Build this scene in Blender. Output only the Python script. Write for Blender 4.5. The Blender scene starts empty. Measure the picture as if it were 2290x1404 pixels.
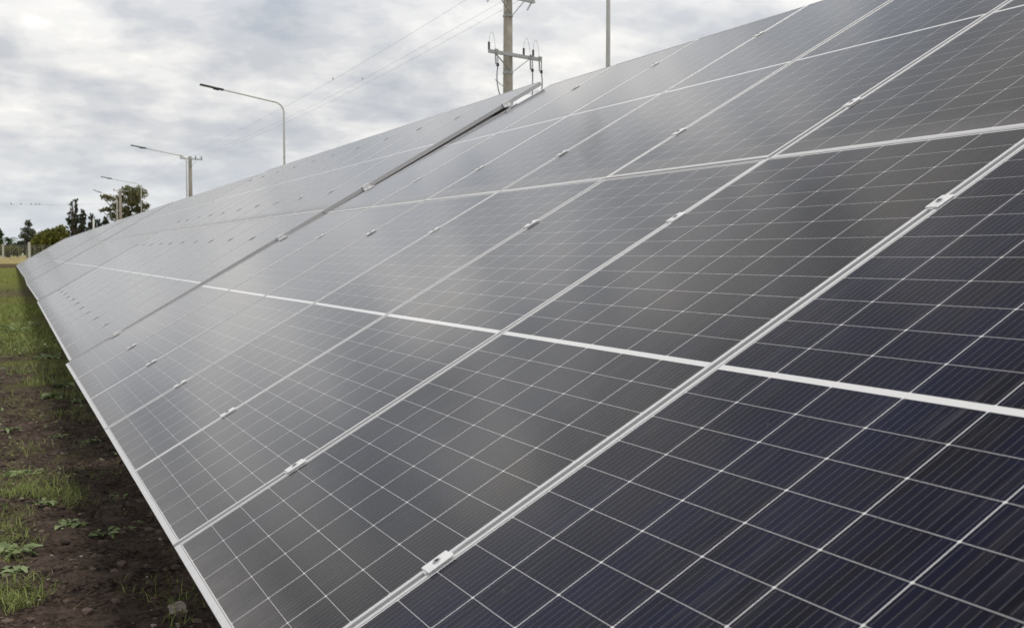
import bpy, bmesh, math, random
import numpy as np
from mathutils import Vector, Matrix, noise

random.seed(11)
S = bpy.context.scene
COL = S.collection
R = math.radians

# ------------------------------------------------------------------ camera
H0 = 0.75                                   # height of the array's low edge above the soil
CAM = Vector((-0.4168, -0.9439, 0.7955 + H0))
F_PX = 2604.5                               # focal length in photo pixels (photo 2290 wide)
CX = Vector((0.91571626, -0.4018255, 0.0))
CY = Vector((0.0204957, 0.04670745, 0.99869832))
CZ = Vector((-0.40130245, -0.91452429, 0.05100646))
cd = bpy.data.cameras.new('camera')
cam = bpy.data.objects.new('camera', cd); COL.objects.link(cam)
cam.matrix_world = Matrix(((CX.x, CY.x, CZ.x, CAM.x), (CX.y, CY.y, CZ.y, CAM.y), (CX.z, CY.z, CZ.z, CAM.z), (0, 0, 0, 1)))
cd.sensor_width = 36.0
cd.lens = 36.0 * F_PX / 2290.0
cd.clip_start = 0.05; cd.clip_end = 5000
cd.dof.use_dof = True; cd.dof.focus_distance = 4.2; cd.dof.aperture_fstop = 9.0
S.camera = cam

# ------------------------------------------------------------------ sky, sun, exposure
SUN_EL, SUN_DIR = R(83), Vector((0.10, -0.07, 0.99)).normalized()
w = bpy.data.worlds.new('World'); S.world = w; w.use_nodes = True
nt = w.node_tree; nt.nodes.clear()
def N(tree, kind, **kw):
    n = tree.nodes.new(kind)
    for k, v in kw.items(): setattr(n, k, v)
    return n
def MATH(tree, op, a, b=None, c=None, clamp=False):
    n = N(tree, 'ShaderNodeMath', operation=op, use_clamp=clamp)
    for i, v in enumerate((a, b, c)):
        if v is None: continue
        if isinstance(v, (int, float)): n.inputs[i].default_value = v
        else: tree.links.new(v, n.inputs[i])
    return n.outputs[0]
def RAMP(tree, fac, stops, interp='LINEAR'):
    n = N(tree, 'ShaderNodeValToRGB'); n.color_ramp.interpolation = interp
    e = n.color_ramp.elements
    while len(e) < len(stops): e.new(0.5)
    for i, (p, c) in enumerate(stops):
        e[i].position = p; e[i].color = (c[0], c[1], c[2], 1) if not isinstance(c, (int, float)) else (c, c, c, 1)
    tree.links.new(fac, n.inputs[0]); return n.outputs[0]
def NOISE(tree, vec, scale, detail=4, rough=0.5, dist=0.0):
    n = N(tree, 'ShaderNodeTexNoise'); n.inputs['Scale'].default_value = scale
    n.inputs['Detail'].default_value = detail; n.inputs['Roughness'].default_value = rough
    n.inputs['Distortion'].default_value = dist
    if vec is not None: tree.links.new(vec, n.inputs['Vector'])
    return n.outputs['Fac']
def MIX(tree, fac, a, b, blend='MIX'):
    n = N(tree, 'ShaderNodeMix', data_type='RGBA', blend_type=blend)
    for sock, v in ((n.inputs[0], fac), (n.inputs[6], a), (n.inputs[7], b)):
        if isinstance(v, (int, float)): sock.default_value = v
        elif isinstance(v, tuple): sock.default_value = (v[0], v[1], v[2], 1)
        else: tree.links.new(v, sock)
    return n.outputs[2]
def COMB(tree, x, y, z):
    n = N(tree, 'ShaderNodeCombineXYZ')
    for i, v in enumerate((x, y, z)):
        if isinstance(v, (int, float)): n.inputs[i].default_value = v
        else: tree.links.new(v, n.inputs[i])
    return n.outputs[0]
def SEP(tree, v):
    n = N(tree, 'ShaderNodeSeparateXYZ'); tree.links.new(v, n.inputs[0]); return n.outputs

tc = N(nt, 'ShaderNodeTexCoord')
sx, sy, sz = SEP(nt, tc.outputs['Generated'])
zc = MATH(nt, 'MAXIMUM', sz, 0.0)
den = MATH(nt, 'ADD', zc, 0.26)
cv = COMB(nt, MATH(nt, 'DIVIDE', sx, den), MATH(nt, 'DIVIDE', sy, den), 0.0)
n_big = NOISE(nt, cv, 1.2, 2, 0.45, 0.2)
n_mid = NOISE(nt, cv, 3.5, 8, 0.53, 0.15)
n_fin = NOISE(nt, cv, 13.0, 5, 0.55, 0.1)
cl = MATH(nt, 'ADD', MATH(nt, 'ADD', MATH(nt, 'MULTIPLY', n_mid, 0.60), MATH(nt, 'MULTIPLY', n_big, 0.26)), MATH(nt, 'MULTIPLY', n_fin, 0.14))
ccol = RAMP(nt, cl, [(0.38, (0.47, 0.50, 0.545)), (0.445, (0.555, 0.575, 0.61)), (0.485, (0.63, 0.642, 0.66)), (0.53, (0.725, 0.725, 0.73)), (0.57, (0.81, 0.805, 0.79)), (0.63, (0.93, 0.915, 0.885))], 'EASE')
thick = NOISE(nt, tc.outputs['Generated'], 10.0, 3, 0.5, 0.2)
hi = RAMP(nt, zc, [(0.19, 0.0), (0.30, 1.0)])
ccol = MIX(nt, hi, ccol, MIX(nt, 1.0, ccol, RAMP(nt, thick, [(0.34, (0.70, 0.715, 0.74)), (0.5, (1.0, 1.0, 1.0)), (0.66, (1.27, 1.23, 1.17))]), 'MULTIPLY'))
hz = MATH(nt, 'SUBTRACT', 1.0, MATH(nt, 'MULTIPLY', zc, 10.0), clamp=True)
ccol = MIX(nt, MATH(nt, 'MULTIPLY', hz, 0.65), ccol, (0.66, 0.71, 0.75))
up_dim = RAMP(nt, zc, [(0.0, 0.82), (0.16, 0.84), (0.25, 1.0), (0.42, 1.0), (0.54, 0.55), (0.70, 0.24), (1.0, 0.22)])
sky = N(nt, 'ShaderNodeTexSky', sky_type='NISHITA', sun_disc=False, sun_elevation=SUN_EL)
sky.sun_rotation = math.atan2(SUN_DIR.x, SUN_DIR.y)
bg_sky = N(nt, 'ShaderNodeBackground'); bg_sky.inputs[1].default_value = 0.06
nt.links.new(sky.outputs[0], bg_sky.inputs[0])
bg_cl = N(nt, 'ShaderNodeBackground')
nt.links.new(ccol, bg_cl.inputs[0]); azd = RAMP(nt, MATH(nt, 'MULTIPLY_ADD', MATH(nt, 'DIVIDE', sx, MATH(nt, 'MAXIMUM', sy, 0.05)), 1.0, 0.5, clamp=True), [(0.0, 1.0), (0.2, 0.62), (0.36, 0.60), (0.48, 1.0)])
back = RAMP(nt, MATH(nt, 'MULTIPLY_ADD', sy, -1.0, 0.5, clamp=True), [(0.45, 0.0), (0.85, 1.0)])
nt.links.new(MIX(nt, back, MATH(nt, 'MULTIPLY', up_dim, azd), (0.8, 0.8, 0.8)), bg_cl.inputs[1])
cover = MATH(nt, 'MULTIPLY_ADD', MATH(nt, 'SUBTRACT', cl, 0.34), 5.0, 0.72, clamp=True)
mx = N(nt, 'ShaderNodeMixShader'); nt.links.new(cover, mx.inputs[0])
nt.links.new(bg_sky.outputs[0], mx.inputs[1]); nt.links.new(bg_cl.outputs[0], mx.inputs[2])
wo = N(nt, 'ShaderNodeOutputWorld'); nt.links.new(mx.outputs[0], wo.inputs[0])

sl = bpy.data.lights.new('sun', 'SUN'); sl.energy = 1.5; sl.angle = R(20); sl.color = (1.0, 0.97, 0.93)
so = bpy.data.objects.new('sun', sl); COL.objects.link(so)
so.rotation_euler = SUN_DIR.to_track_quat('Z', 'Y').to_euler(); so.location = (-20, 0, 30)
S.view_settings.view_transform = 'Standard'; S.view_settings.look = 'None'
S.view_settings.exposure = 0.38; S.view_settings.gamma = 1.0

# ------------------------------------------------------------------ helpers
def gz(Y):                                  # the field rises gently away from the array
    pts = [(-500, 0), (45, 0), (65, 0.1), (90, 0.25), (107, 0.42), (122, 0.72), (150, 1.05), (200, 1.1), (4000, 1.1)]
    for (a, za), (b, zb) in zip(pts, pts[1:]):
        if Y <= b:
            t = (Y - a) / (b - a); return za + (zb - za) * t
    return 1.1
def at(px, py, D):                          # world point seen at a photo pixel, D metres in front of the lens
    return CAM + CX * ((px - 1145) / F_PX * D) - CY * ((py - 702) / F_PX * D) - CZ * D
def ground_at(px, py):
    d = CX * ((px - 1145) / F_PX) - CY * ((py - 702) / F_PX) - CZ
    t = CAM.z / -d.z
    return CAM + d * t
def base_at(px, D):
    p = at(px, 569, D); p.z = gz(p.y); return p

def link(o, parent=None):
    COL.objects.link(o)
    if parent is not None: o.parent = parent
    return o
def obj(name, bm, mat, parent=None, smooth=False, matrix=None):
    me = bpy.data.meshes.new(name); bm.normal_update(); bm.to_mesh(me); bm.free()
    if mat: 
        for m in (mat if isinstance(mat, (list, tuple)) else [mat]): me.materials.append(m)
    if smooth:
        for p in me.polygons: p.use_smooth = True
    o = bpy.data.objects.new(name, me)
    if matrix is not None: o.matrix_basis = matrix
    return link(o, parent)
def tag(o, label=None, cat=None, group=None, kind=None):
    if label: o['label'] = label
    if cat: o['category'] = cat
    if group: o['group'] = group
    if kind: o['kind'] = kind
    return o
def thing(name, label, cat, loc=(0, 0, 0), group=None):
    o = bpy.data.objects.new(name, None); o.location = loc; o.empty_display_size = 0.2
    COL.objects.link(o); return tag(o, label, cat, group)
def dup(o, parent=None):
    c = o.copy(); COL.objects.link(c)
    if parent is not None: c.parent = parent
    return c
def box(bm, x0, x1, y0, y1, z0, z1, bev=0.0, M=None):
    r = bmesh.ops.create_cube(bm, size=1.0); v = r['verts']
    for q in v: q.co = Vector(((x0 + x1) / 2 + q.co.x * (x1 - x0), (y0 + y1) / 2 + q.co.y * (y1 - y0), (z0 + z1) / 2 + q.co.z * (z1 - z0)))
    if bev:
        es = list({e for q in v for e in q.link_edges})
        rr = bmesh.ops.bevel(bm, geom=es, offset=bev, segments=1, affect='EDGES', profile=0.5)
        v = list({q for q in rr['verts']} | {q for q in v if q.is_valid})
    if M is not None:
        for q in v: q.co = M @ q.co
    return v
def tube(bm, pts, rad, n=8, caps=True):
    pts = [Vector(p) for p in pts]; rings = []
    rads = rad if isinstance(rad, (list, tuple)) else [rad] * len(pts)
    for i, p in enumerate(pts):
        d = (pts[min(i + 1, len(pts) - 1)] - pts[max(i - 1, 0)]).normalized()
        ref = Vector((0, 0, 1)) if abs(d.z) < 0.9 else Vector((1, 0, 0))
        a = d.cross(ref).normalized(); b = d.cross(a).normalized()
        rings.append([bm.verts.new(p + (a * math.cos(2 * math.pi * k / n) + b * math.sin(2 * math.pi * k / n)) * rads[i]) for k in range(n)])
    for r0, r1 in zip(rings, rings[1:]):
        for k in range(n): bm.faces.new((r0[k], r0[(k + 1) % n], r1[(k + 1) % n], r1[k]))
    if caps: bm.faces.new(rings[0]); bm.faces.new(list(reversed(rings[-1])))
    bmesh.ops.recalc_face_normals(bm, faces=bm.faces)

# ------------------------------------------------------------------ materials
def mat(name):
    m = bpy.data.materials.new(name); m.use_nodes = True
    t = m.node_tree; b = t.nodes['Principled BSDF']; return m, t, b
def simple(name, col, rough=0.6, metal=0.0, var=0.15, scale=8.0, spec=0.5, bump=0.0):
    m, t, b = mat(name)
    c = N(t, 'ShaderNodeTexCoord')
    n = NOISE(t, c.outputs['Object'], scale, 5, 0.6)
    lo = tuple(x * (1 - var) for x in col); hi = tuple(min(1, x * (1 + var)) for x in col)
    t.links.new(RAMP(t, n, [(0.3, lo), (0.7, hi)]), b.inputs['Base Color'])
    b.inputs['Roughness'].default_value = rough; b.inputs['Metallic'].default_value = metal
    b.inputs['Specular IOR Level'].default_value = spec
    if bump:
        bp = N(t, 'ShaderNodeBump'); bp.inputs['Strength'].default_value = bump; bp.inputs['Distance'].default_value = 0.02
        t.links.new(n, bp.inputs['Height']); t.links.new(bp.outputs[0], b.inputs['Normal'])
    return m
M_ALU = simple('anodised_aluminium', (0.70, 0.70, 0.705), 0.45, 0.15, 0.05, 30)
M_CLAMP = simple('clamp_aluminium', (0.84, 0.84, 0.84), 0.42, 0.1, 0.06, 60)
M_GALV = simple('galvanised_steel', (0.50, 0.51, 0.52), 0.5, 0.5, 0.15, 12)
M_DARKHOLE = simple('bolt_socket', (0.03, 0.03, 0.03), 0.6)
M_CONC = simple('pole_concrete', (0.31, 0.28, 0.235), 0.9, 0, 0.28, 3.0, 0.2, 0.2)
M_WHITEPOLE = simple('pale_painted_pole', (0.84, 0.84, 0.82), 0.5, 0, 0.08, 4)
M_LAMP = simple('lamp_housing', (0.045, 0.048, 0.05), 0.5)
M_LENS = simple('lamp_lens', (0.22, 0.22, 0.22), 0.3)
M_BLACK = simple('black_polymer', (0.02, 0.021, 0.025), 0.45)
M_WIRE = simple('weathered_wire', (0.48, 0.50, 0.53), 0.6)
M_CABLE = simple('grey_blue_cable', (0.12, 0.145, 0.18), 0.5)
M_POST = simple('white_concrete_post', (0.60, 0.60, 0.57), 0.9, 0, 0.12, 5)
M_BARK = simple('bark', (0.075, 0.06, 0.045), 0.95, 0, 0.3, 6, 0.2, 0.4)
M_STONE = simple('pale_stone', (0.36, 0.31, 0.26), 0.9, 0, 0.3, 25, 0.2, 0.5)
M_BIRD = simple('dark_plumage', (0.035, 0.033, 0.032), 0.8)

def leaf_mat(name, c0, c1, rough=0.55, trans=0.25):
    m, t, b = mat(name)
    g = N(t, 'ShaderNodeNewGeometry')
    t.links.new(RAMP(t, g.outputs['Random Per Island'], [(0.0, c0), (1.0, c1)]), b.inputs['Base Color'])
    b.inputs['Roughness'].default_value = rough; b.inputs['Specular IOR Level'].default_value = 0.35
    tr = N(t, 'ShaderNodeBsdfTranslucent'); t.links.new(RAMP(t, g.outputs['Random Per Island'], [(0.0, c0), (1.0, c1)]), tr.inputs[0])
    mxs = N(t, 'ShaderNodeMixShader'); mxs.inputs[0].default_value = trans
    t.links.new(b.outputs[0], mxs.inputs[1]); t.links.new(tr.outputs[0], mxs.inputs[2])
    t.links.new(mxs.outputs[0], t.nodes['Material Output'].inputs[0]); return m
M_WEED = leaf_mat('weed_leaf', (0.12, 0.17, 0.06), (0.34, 0.41, 0.20), 0.6)
M_GRASS = leaf_mat('grass_blade', (0.11, 0.155, 0.028), (0.36, 0.40, 0.13), 0.6)
M_STRAW = leaf_mat('dry_straw', (0.17, 0.13, 0.07), (0.34, 0.28, 0.17), 0.7)
M_DARKLEAF = leaf_mat('dark_conifer_leaf', (0.043, 0.061, 0.038), (0.109, 0.138, 0.084), 0.7, 0.4)
M_OLIVELEAF = leaf_mat('olive_leaf', (0.109, 0.116, 0.058), (0.275, 0.275, 0.145), 0.7, 0.4)
M_BUSHLEAF = leaf_mat('bush_leaf', (0.109, 0.119, 0.023), (0.232, 0.239, 0.058), 0.7, 0.4)
M_PALELEAF = leaf_mat('pale_leaf', (0.109, 0.123, 0.087), (0.217, 0.239, 0.174), 0.7, 0.4)
M_PALMLEAF = leaf_mat('palm_leaf', (0.051, 0.087, 0.036), (0.109, 0.160, 0.072), 0.6, 0.4)

# ---- the photovoltaic laminate: cells, ribbons, white backsheet lines, all in the module's own metres
W, L, GAP, GAPV = 1.137, 2.2405, 0.017, 0.0065
P = W + GAP
def laminate_mat():
    m, t, b = mat('solar_laminate')
    c = N(t, 'ShaderNodeTexCoord'); x, y, z = SEP(t, c.outputs['Object'])
    X0, X1, MID = 0.0215, 0.0125, 0.0165
    px = (L - X0 - X1 - MID) / 24; Y0 = 0.0138; py = (W - 2 * Y0) / 6
    xx = MATH(t, 'SUBTRACT', x, X0)
    h = MATH(t, 'GREATER_THAN', xx, 12 * px + MID / 2)
    x2 = MATH(t, 'SUBTRACT', xx, MATH(t, 'MULTIPLY', h, MID))
    yy = MATH(t, 'SUBTRACT', y, Y0)
    def frac(v, p): return MATH(t, 'MULTIPLY', MATH(t, 'FRACT', MATH(t, 'DIVIDE', v, p)), p)
    fx, fy = frac(x2, px), frac(yy, py)
    dx = MATH(t, 'MINIMUM', fx, MATH(t, 'SUBTRACT', px, fx))
    dy = MATH(t, 'MINIMUM', fy, MATH(t, 'SUBTRACT', py, fy))
    lx = MATH(t, 'LESS_THAN', dx, 0.00055); ly = MATH(t, 'LESS_THAN', dy, 0.00105)
    ch = MATH(t, 'LESS_THAN', MATH(t, 'ADD', dx, dy), 0.0042)
    mid = MATH(t, 'LESS_THAN', MATH(t, 'ABSOLUTE', MATH(t, 'SUBTRACT', xx, 12 * px + MID / 2)), MID / 2)
    o1 = MATH(t, 'LESS_THAN', xx, 0.0); o2 = MATH(t, 'GREATER_THAN', x2, 24 * px)
    o3 = MATH(t, 'LESS_THAN', yy, 0.0); o4 = MATH(t, 'GREATER_THAN', yy, 6 * py)
    white = lx
    for q in (ly, ch, mid, o1, o2, o3, o4): white = MATH(t, 'MAXIMUM', white, q)
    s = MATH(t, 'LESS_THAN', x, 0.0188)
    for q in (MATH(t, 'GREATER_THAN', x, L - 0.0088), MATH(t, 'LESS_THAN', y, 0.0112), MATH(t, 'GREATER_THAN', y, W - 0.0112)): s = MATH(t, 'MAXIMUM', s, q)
    fb = MATH(t, 'FRACT', MATH(t, 'DIVIDE', yy, py / 10))
    bus = MATH(t, 'LESS_THAN', MATH(t, 'ABSOLUTE', MATH(t, 'SUBTRACT', fb, 0.5)), 0.00045 / (py / 10))
    bus = MATH(t, 'MULTIPLY', bus, MATH(t, 'GREATER_THAN', dx, 0.0035))
    # cell tone: each half cell its own shade, drifting between brown-black and blue-black
    ci = COMB(t, MATH(t, 'FLOOR', MATH(t, 'DIVIDE', x2, px)), MATH(t, 'FLOOR', MATH(t, 'DIVIDE', yy, py)), 0.0)
    oi = N(t, 'ShaderNodeObjectInfo')
    rnd = oi.outputs['Random']
    wn = N(t, 'ShaderNodeTexWhiteNoise', noise_dimensions='4D'); t.links.new(ci, wn.inputs['Vector']); t.links.new(MATH(t, 'MULTIPLY', rnd, 57.0), wn.inputs['W'])
    off = COMB(t, MATH(t, 'MULTIPLY', rnd, 31.0), MATH(t, 'MULTIPLY', rnd, 17.0), 0.0)
    va = N(t, 'ShaderNodeVectorMath', operation='ADD'); t.links.new(c.outputs['Object'], va.inputs[0]); t.links.new(off, va.inputs[1])
    st = N(t, 'ShaderNodeMapping'); st.inputs['Scale'].default_value = (0.55, 2.2, 1); t.links.new(va.outputs[0], st.inputs[0])
    drift = NOISE(t, st.outputs[0], 2.4, 4, 0.55)
    fine = N(t, 'ShaderNodeMapping'); fine.inputs['Scale'].default_value = (4.0, 60.0, 1); t.links.new(va.outputs[0], fine.inputs[0])
    streak = NOISE(t, fine.outputs[0], 1.0, 3, 0.6)
    tone = MATH(t, 'ADD', MATH(t, 'MULTIPLY', wn.outputs['Value'], 0.07), MATH(t, 'MULTIPLY_ADD', drift, 0.95, -0.06))
    tone = MATH(t, 'ADD', tone, MATH(t, 'MULTIPLY_ADD', streak, 0.6, -0.30), clamp=True)
    blue = N(t, 'ShaderNodeAttribute', attribute_type='OBJECT', attribute_name='cell_blue').outputs['Fac']
    tone = MATH(t, 'ADD', tone, blue, clamp=True)
    cell = RAMP(t, tone, [(0.15, (0.0080, 0.0052, 0.0055)), (0.5, (0.0072, 0.0070, 0.0125)), (0.85, (0.0078, 0.0092, 0.030))])
    col = MIX(t, bus, cell, (0.135, 0.13, 0.14))
    thin = MATH(t, 'MAXIMUM', lx, ly)
    col = MIX(t, white, col, (0.78, 0.78, 0.78))
    col = MIX(t, MATH(t, 'MULTIPLY', thin, MATH(t, 'SUBTRACT', 1.0, mid)), col, MIX(t, ly, (0.62, 0.61, 0.62), (0.78, 0.77, 0.78)))
    col = MIX(t, s, col, (0.22, 0.22, 0.22))  # dark line painted in for the shadow under the frame lip
    # dust: thin film, runs down the slope, gathers along the low edge, plus small dried spots
    dst = N(t, 'ShaderNodeMapping'); dst.inputs['Scale'].default_value = (1.2, 14.0, 1); t.links.new(va.outputs[0], dst.inputs[0])
    d1 = RAMP(t, NOISE(t, dst.outputs[0], 2.0, 6, 0.65, 0.4), [(0.52, 0.0), (0.80, 1.0)])
    low = RAMP(t, x, [(0.02, 1.0), (0.16, 0.0)])
    lowd = MATH(t, 'MULTIPLY', low, NOISE(t, va.outputs[0], 9, 5, 0.7))
    scr = N(t, 'ShaderNodeMapping'); scr.inputs['Scale'].default_value = (3.0, 190.0, 1); t.links.new(va.outputs[0], scr.inputs[0])
    scm = MATH(t, 'MULTIPLY', RAMP(t, NOISE(t, scr.outputs[0], 1.0, 3, 0.6), [(0.60, 0.0), (0.70, 1.0)]), RAMP(t, NOISE(t, va.outputs[0], 2.6, 4, 0.6), [(0.52, 0.0), (0.68, 1.0)]))
    vor = N(t, 'ShaderNodeTexVoronoi'); vor.inputs['Scale'].default_value = 26; t.links.new(va.outputs[0], vor.inputs['Vector'])
    sp = MATH(t, 'MULTIPLY', MATH(t, 'LESS_THAN', vor.outputs['Distance'], 0.085), MATH(t, 'GREATER_THAN', NOISE(t, va.outputs[0], 3.0, 2, 0.5), 0.60))
    dust = MATH(t, 'ADD', MATH(t, 'ADD', MATH(t, 'MULTIPLY', d1, 0.075), MATH(t, 'MULTIPLY', lowd, 0.48)), MATH(t, 'ADD', MATH(t, 'MULTIPLY', scm, 0.24), MATH(t, 'MULTIPLY_ADD', sp, 0.10, 0.002)), clamp=True)
    col = MIX(t, dust, col, (0.36, 0.335, 0.31))
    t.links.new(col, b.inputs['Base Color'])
    gi = N(t, 'ShaderNodeAttribute', attribute_type='OBJECT', attribute_name='glass_ior').outputs['Fac']
    t.links.new(gi, b.inputs['IOR'])
    gr = N(t, 'ShaderNodeAttribute', attribute_type='OBJECT', attribute_name='glass_rough').outputs['Fac']
    t.links.new(MATH(t, 'MULTIPLY_ADD', dust, 0.5, gr), b.inputs['Roughness'])
    b.inputs['Specular IOR Level'].default_value = 0.5
    b.inputs['Sheen Weight'].default_value = 0.025; b.inputs['Sheen Roughness'].default_value = 0.45
    return m
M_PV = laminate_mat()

# ------------------------------------------------------------------ ground
def ground_mat():
    m, t, b = mat('field_ground')
    g = N(t, 'ShaderNodeNewGeometry'); pos = g.outputs['Position']
    x, y, z = SEP(t, pos)
    n1 = NOISE(t, pos, 0.55, 5, 0.6); n2 = NOISE(t, pos, 5.0, 7, 0.65); n3 = NOISE(t, pos, 38.0, 6, 0.7); n4 = NOISE(t, pos, 150.0, 3, 0.6)
    soil = RAMP(t, n2, [(0.34, (0.016, 0.0105, 0.0078)), (0.5, (0.088, 0.060, 0.045)), (0.62, (0.175, 0.128, 0.10))])
    soil = MIX(t, RAMP(t, n3, [(0.46, 0.0), (0.62, 0.75)]), soil, (0.235, 0.175, 0.14))
    soil = MIX(t, RAMP(t, n3, [(0.34, 0.8), (0.45, 0.0)]), soil, (0.018, 0.012, 0.010))
    soil = MIX(t, RAMP(t, n4, [(0.64, 0.0), (0.70, 0.85)]), soil, (0.34, 0.28, 0.23))
    soil = MIX(t, RAMP(t, n1, [(0.55, 0.0), (0.72, 0.55)]), soil, (0.26, 0.205, 0.175))
    green = RAMP(t, n3, [(0.35, (0.08, 0.105, 0.016)), (0.55, (0.22, 0.27, 0.034)), (0.7, (0.33, 0.36, 0.07))])
    green = MIX(t, RAMP(t, NOISE(t, pos, 0.16, 5, 0.65), [(0.42, 0.0), (0.62, 0.75)]), green, (0.20, 0.165, 0.055))
    # where moss and turf cover the soil: little near, most of it farther along the row
    far = N(t, 'ShaderNodeMapRange'); t.links.new(y, far.inputs[0])
    for i, v in ((1, 9.0), (2, 34.0), (3, -0.10), (4, 0.20)): far.inputs[i].default_value = v
    gm = MATH(t, 'ADD', MATH(t, 'ADD', MATH(t, 'MULTIPLY', n1, 0.75), MATH(t, 'MULTIPLY', n2, 0.25)), far.outputs[0])
    col = MIX(t, RAMP(t, MATH(t, 'ADD', gm, MATH(t, 'MULTIPLY_ADD', n3, 0.25, -0.125)), [(0.46, 0.0), (0.62, 0.9)]), soil, green)
    # bare strip across the row, then the dry field beyond the site
    def band(a, b0, c0, d):
        u = N(t, 'ShaderNodeMapRange'); t.links.new(MATH(t, 'ADD', y, MATH(t, 'MULTIPLY_ADD', n1, 6.0, -3.0)), u.inputs[0]); u.inputs[1].default_value = a; u.inputs[2].default_value = b0
        v = N(t, 'ShaderNodeMapRange'); t.links.new(MATH(t, 'ADD', y, MATH(t, 'MULTIPLY_ADD', n1, 6.0, -3.0)), v.inputs[0]); v.inputs[1].default_value = c0; v.inputs[2].default_value = d
        return MATH(t, 'MULTIPLY', u.outputs[0], MATH(t, 'SUBTRACT', 1.0, v.outputs[0]))
    col = MIX(t, MATH(t, 'MULTIPLY', band(42, 46, 52, 58), 0.65), col, (0.13, 0.095, 0.07))
    dry = RAMP(t, NOISE(t, pos, 0.35, 6, 0.6), [(0.35, (0.25, 0.24, 0.08)), (0.6, (0.48, 0.37, 0.19))])
    col = MIX(t, band(104, 107, 116, 121), col, (0.105, 0.078, 0.034))
    col = MIX(t, band(117, 122, 400, 420), col, dry)
    t.links.new(col, b.inputs['Base Color']); b.inputs['Roughness'].default_value = 0.95; b.inputs['Specular IOR Level'].default_value = 0.15
    bp = N(t, 'ShaderNodeBump'); bp.inputs['Strength'].default_value = 1.0; bp.inputs['Distance'].default_value = 0.09
    t.links.new(MATH(t, 'ADD', MATH(t, 'MULTIPLY', n3, 0.6), MATH(t, 'ADD', MATH(t, 'MULTIPLY', n2, 0.7), MATH(t, 'MULTIPLY', n4, 0.25))), bp.inputs['Height'])
    t.links.new(bp.outputs[0], b.inputs['Normal'])
    return m
def relief(x, y):
    n = noise.fractal((x * 1.3, y * 1.3, 2.0), 1.0, 2.0, 3) * 0.035
    m = noise.fractal((x * 7, y * 7, 5.0), 0.8, 2.1, 4) * 0.022
    r = abs(noise.noise((x * 4.1, y * 4.1, 9.0))) * -0.03
    return n + m + r
def build_ground():
    xs = [-1500, -600, -250, -100, -50, -30, -20, -14, -10, -8, -6.5, -5.2] + list(np.arange(-4.4, 1.2, 0.035)) + [1.3, 1.6, 2, 3, 4, 6, 9, 14, 20, 30, 50, 100, 250, 600, 1500]
    ys = [-600, -250, -100, -40, -20, -10, -5, -2, 0, 1.0, 1.8] + list(np.arange(2.4, 13.0, 0.035)) + list(np.arange(13.1, 24, 0.25)) + list(np.arange(24, 60, 1.0)) + list(np.arange(60, 156, 2.5)) + [160, 180, 220, 300, 450, 700, 1200, 2500]
    nx, ny = len(xs), len(ys)
    vs = []
    for yv in ys:
        fy = 1.0 if 2.4 < yv < 24 else 0.0
        for xv in xs:
            zz = gz(yv)
            if fy and -5.3 < xv < 1.5: zz += relief(xv, yv)
            vs.append((xv, yv, zz))
    fs = [(j * nx + i, j * nx + i + 1, (j + 1) * nx + i + 1, (j + 1) * nx + i) for j in range(ny - 1) for i in range(nx - 1)]
    me = bpy.data.meshes.new('ground'); me.from_pydata(vs, [], fs); me.materials.append(ground_mat())
    for p in me.polygons: p.use_smooth = True
    o = bpy.data.objects.new('ground', me); COL.objects.link(o); o['kind'] = 'structure'
build_ground()

# ------------------------------------------------------------------ solar tables
TILT = R(29.88)
LIPB, LIPT, LIPS, FH = 0.0168, 0.0068, 0.0090, 0.035
def frame_bm():
    bm = bmesh.new()
    box(bm, 0, L, 0, LIPS, -FH, 0, 0.0009); box(bm, 0, L, W - LIPS, W, -FH, 0, 0.0009)
    box(bm, 0.0003, LIPB, LIPS + 0.0002, W - LIPS - 0.0002, -FH + 0.0003, -0.0003, 0.0009)
    box(bm, L - LIPT, L - 0.0003, LIPS + 0.0002, W - LIPS - 0.0002, -FH + 0.0003, -0.0003, 0.0009)
    return bm
def laminate_bm():
    bm = bmesh.new(); box(bm, LIPB - 0.003, L - LIPT + 0.003, LIPS - 0.003, W - LIPS + 0.003, -0.0075, -0.0022); return bm
def clamp_bm(end=False):
    bm = bmesh.new()
    if end:
        box(bm, -0.035, 0.035, -0.012, 0.013, 0.0015, 0.0055, 0.0012); box(bm, -0.035, 0.035, 0.0125, 0.0175, -0.036, 0.0055, 0.001)
        box(bm, -0.035, 0.035, 0.018, 0.040, -0.036, -0.031, 0.001)
    else:
        box(bm, -0.030, 0.030, -0.020, 0.020, 0.0006, 0.0044, 0.0012)
        box(bm, -0.034, 0.034, -0.008, 0.008, -0.03, 0.0013)
    return bm
def bolt_bm(end=False):
    bm = bmesh.new(); y = 0.028 if end else 0.0; z = -0.031 if end else 0.0044
    n = 16
    def ring(r, zz): return [bm.verts.new((r * math.cos(2 * math.pi * k / n), y + r * math.sin(2 * math.pi * k / n), zz)) for k in range(n)]
    a, b_, c, d = ring(0.0085, z), ring(0.0085, z + 0.0022), ring(0.0048, z + 0.0022), ring(0.0044, z + 0.0004)
    for r0, r1 in ((a, b_), (b_, c), (c, d)):
        for k in range(n):
            f = bm.faces.new((r0[k], r0[(k + 1) % n], r1[(k + 1) % n], r1[k]))
            f.material_index = 1 if r1 is d else 0
    f = bm.faces.new(d); f.material_index = 1
    bmesh.ops.recalc_face_normals(bm, faces=bm.faces)
    return bm
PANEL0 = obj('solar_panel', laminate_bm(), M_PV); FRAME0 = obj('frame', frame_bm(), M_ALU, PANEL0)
CL0 = obj('clamp', clamp_bm(), M_CLAMP); CB0 = obj('bolt', bolt_bm(), [M_GALV, M_DARKHOLE], CL0)
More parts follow.
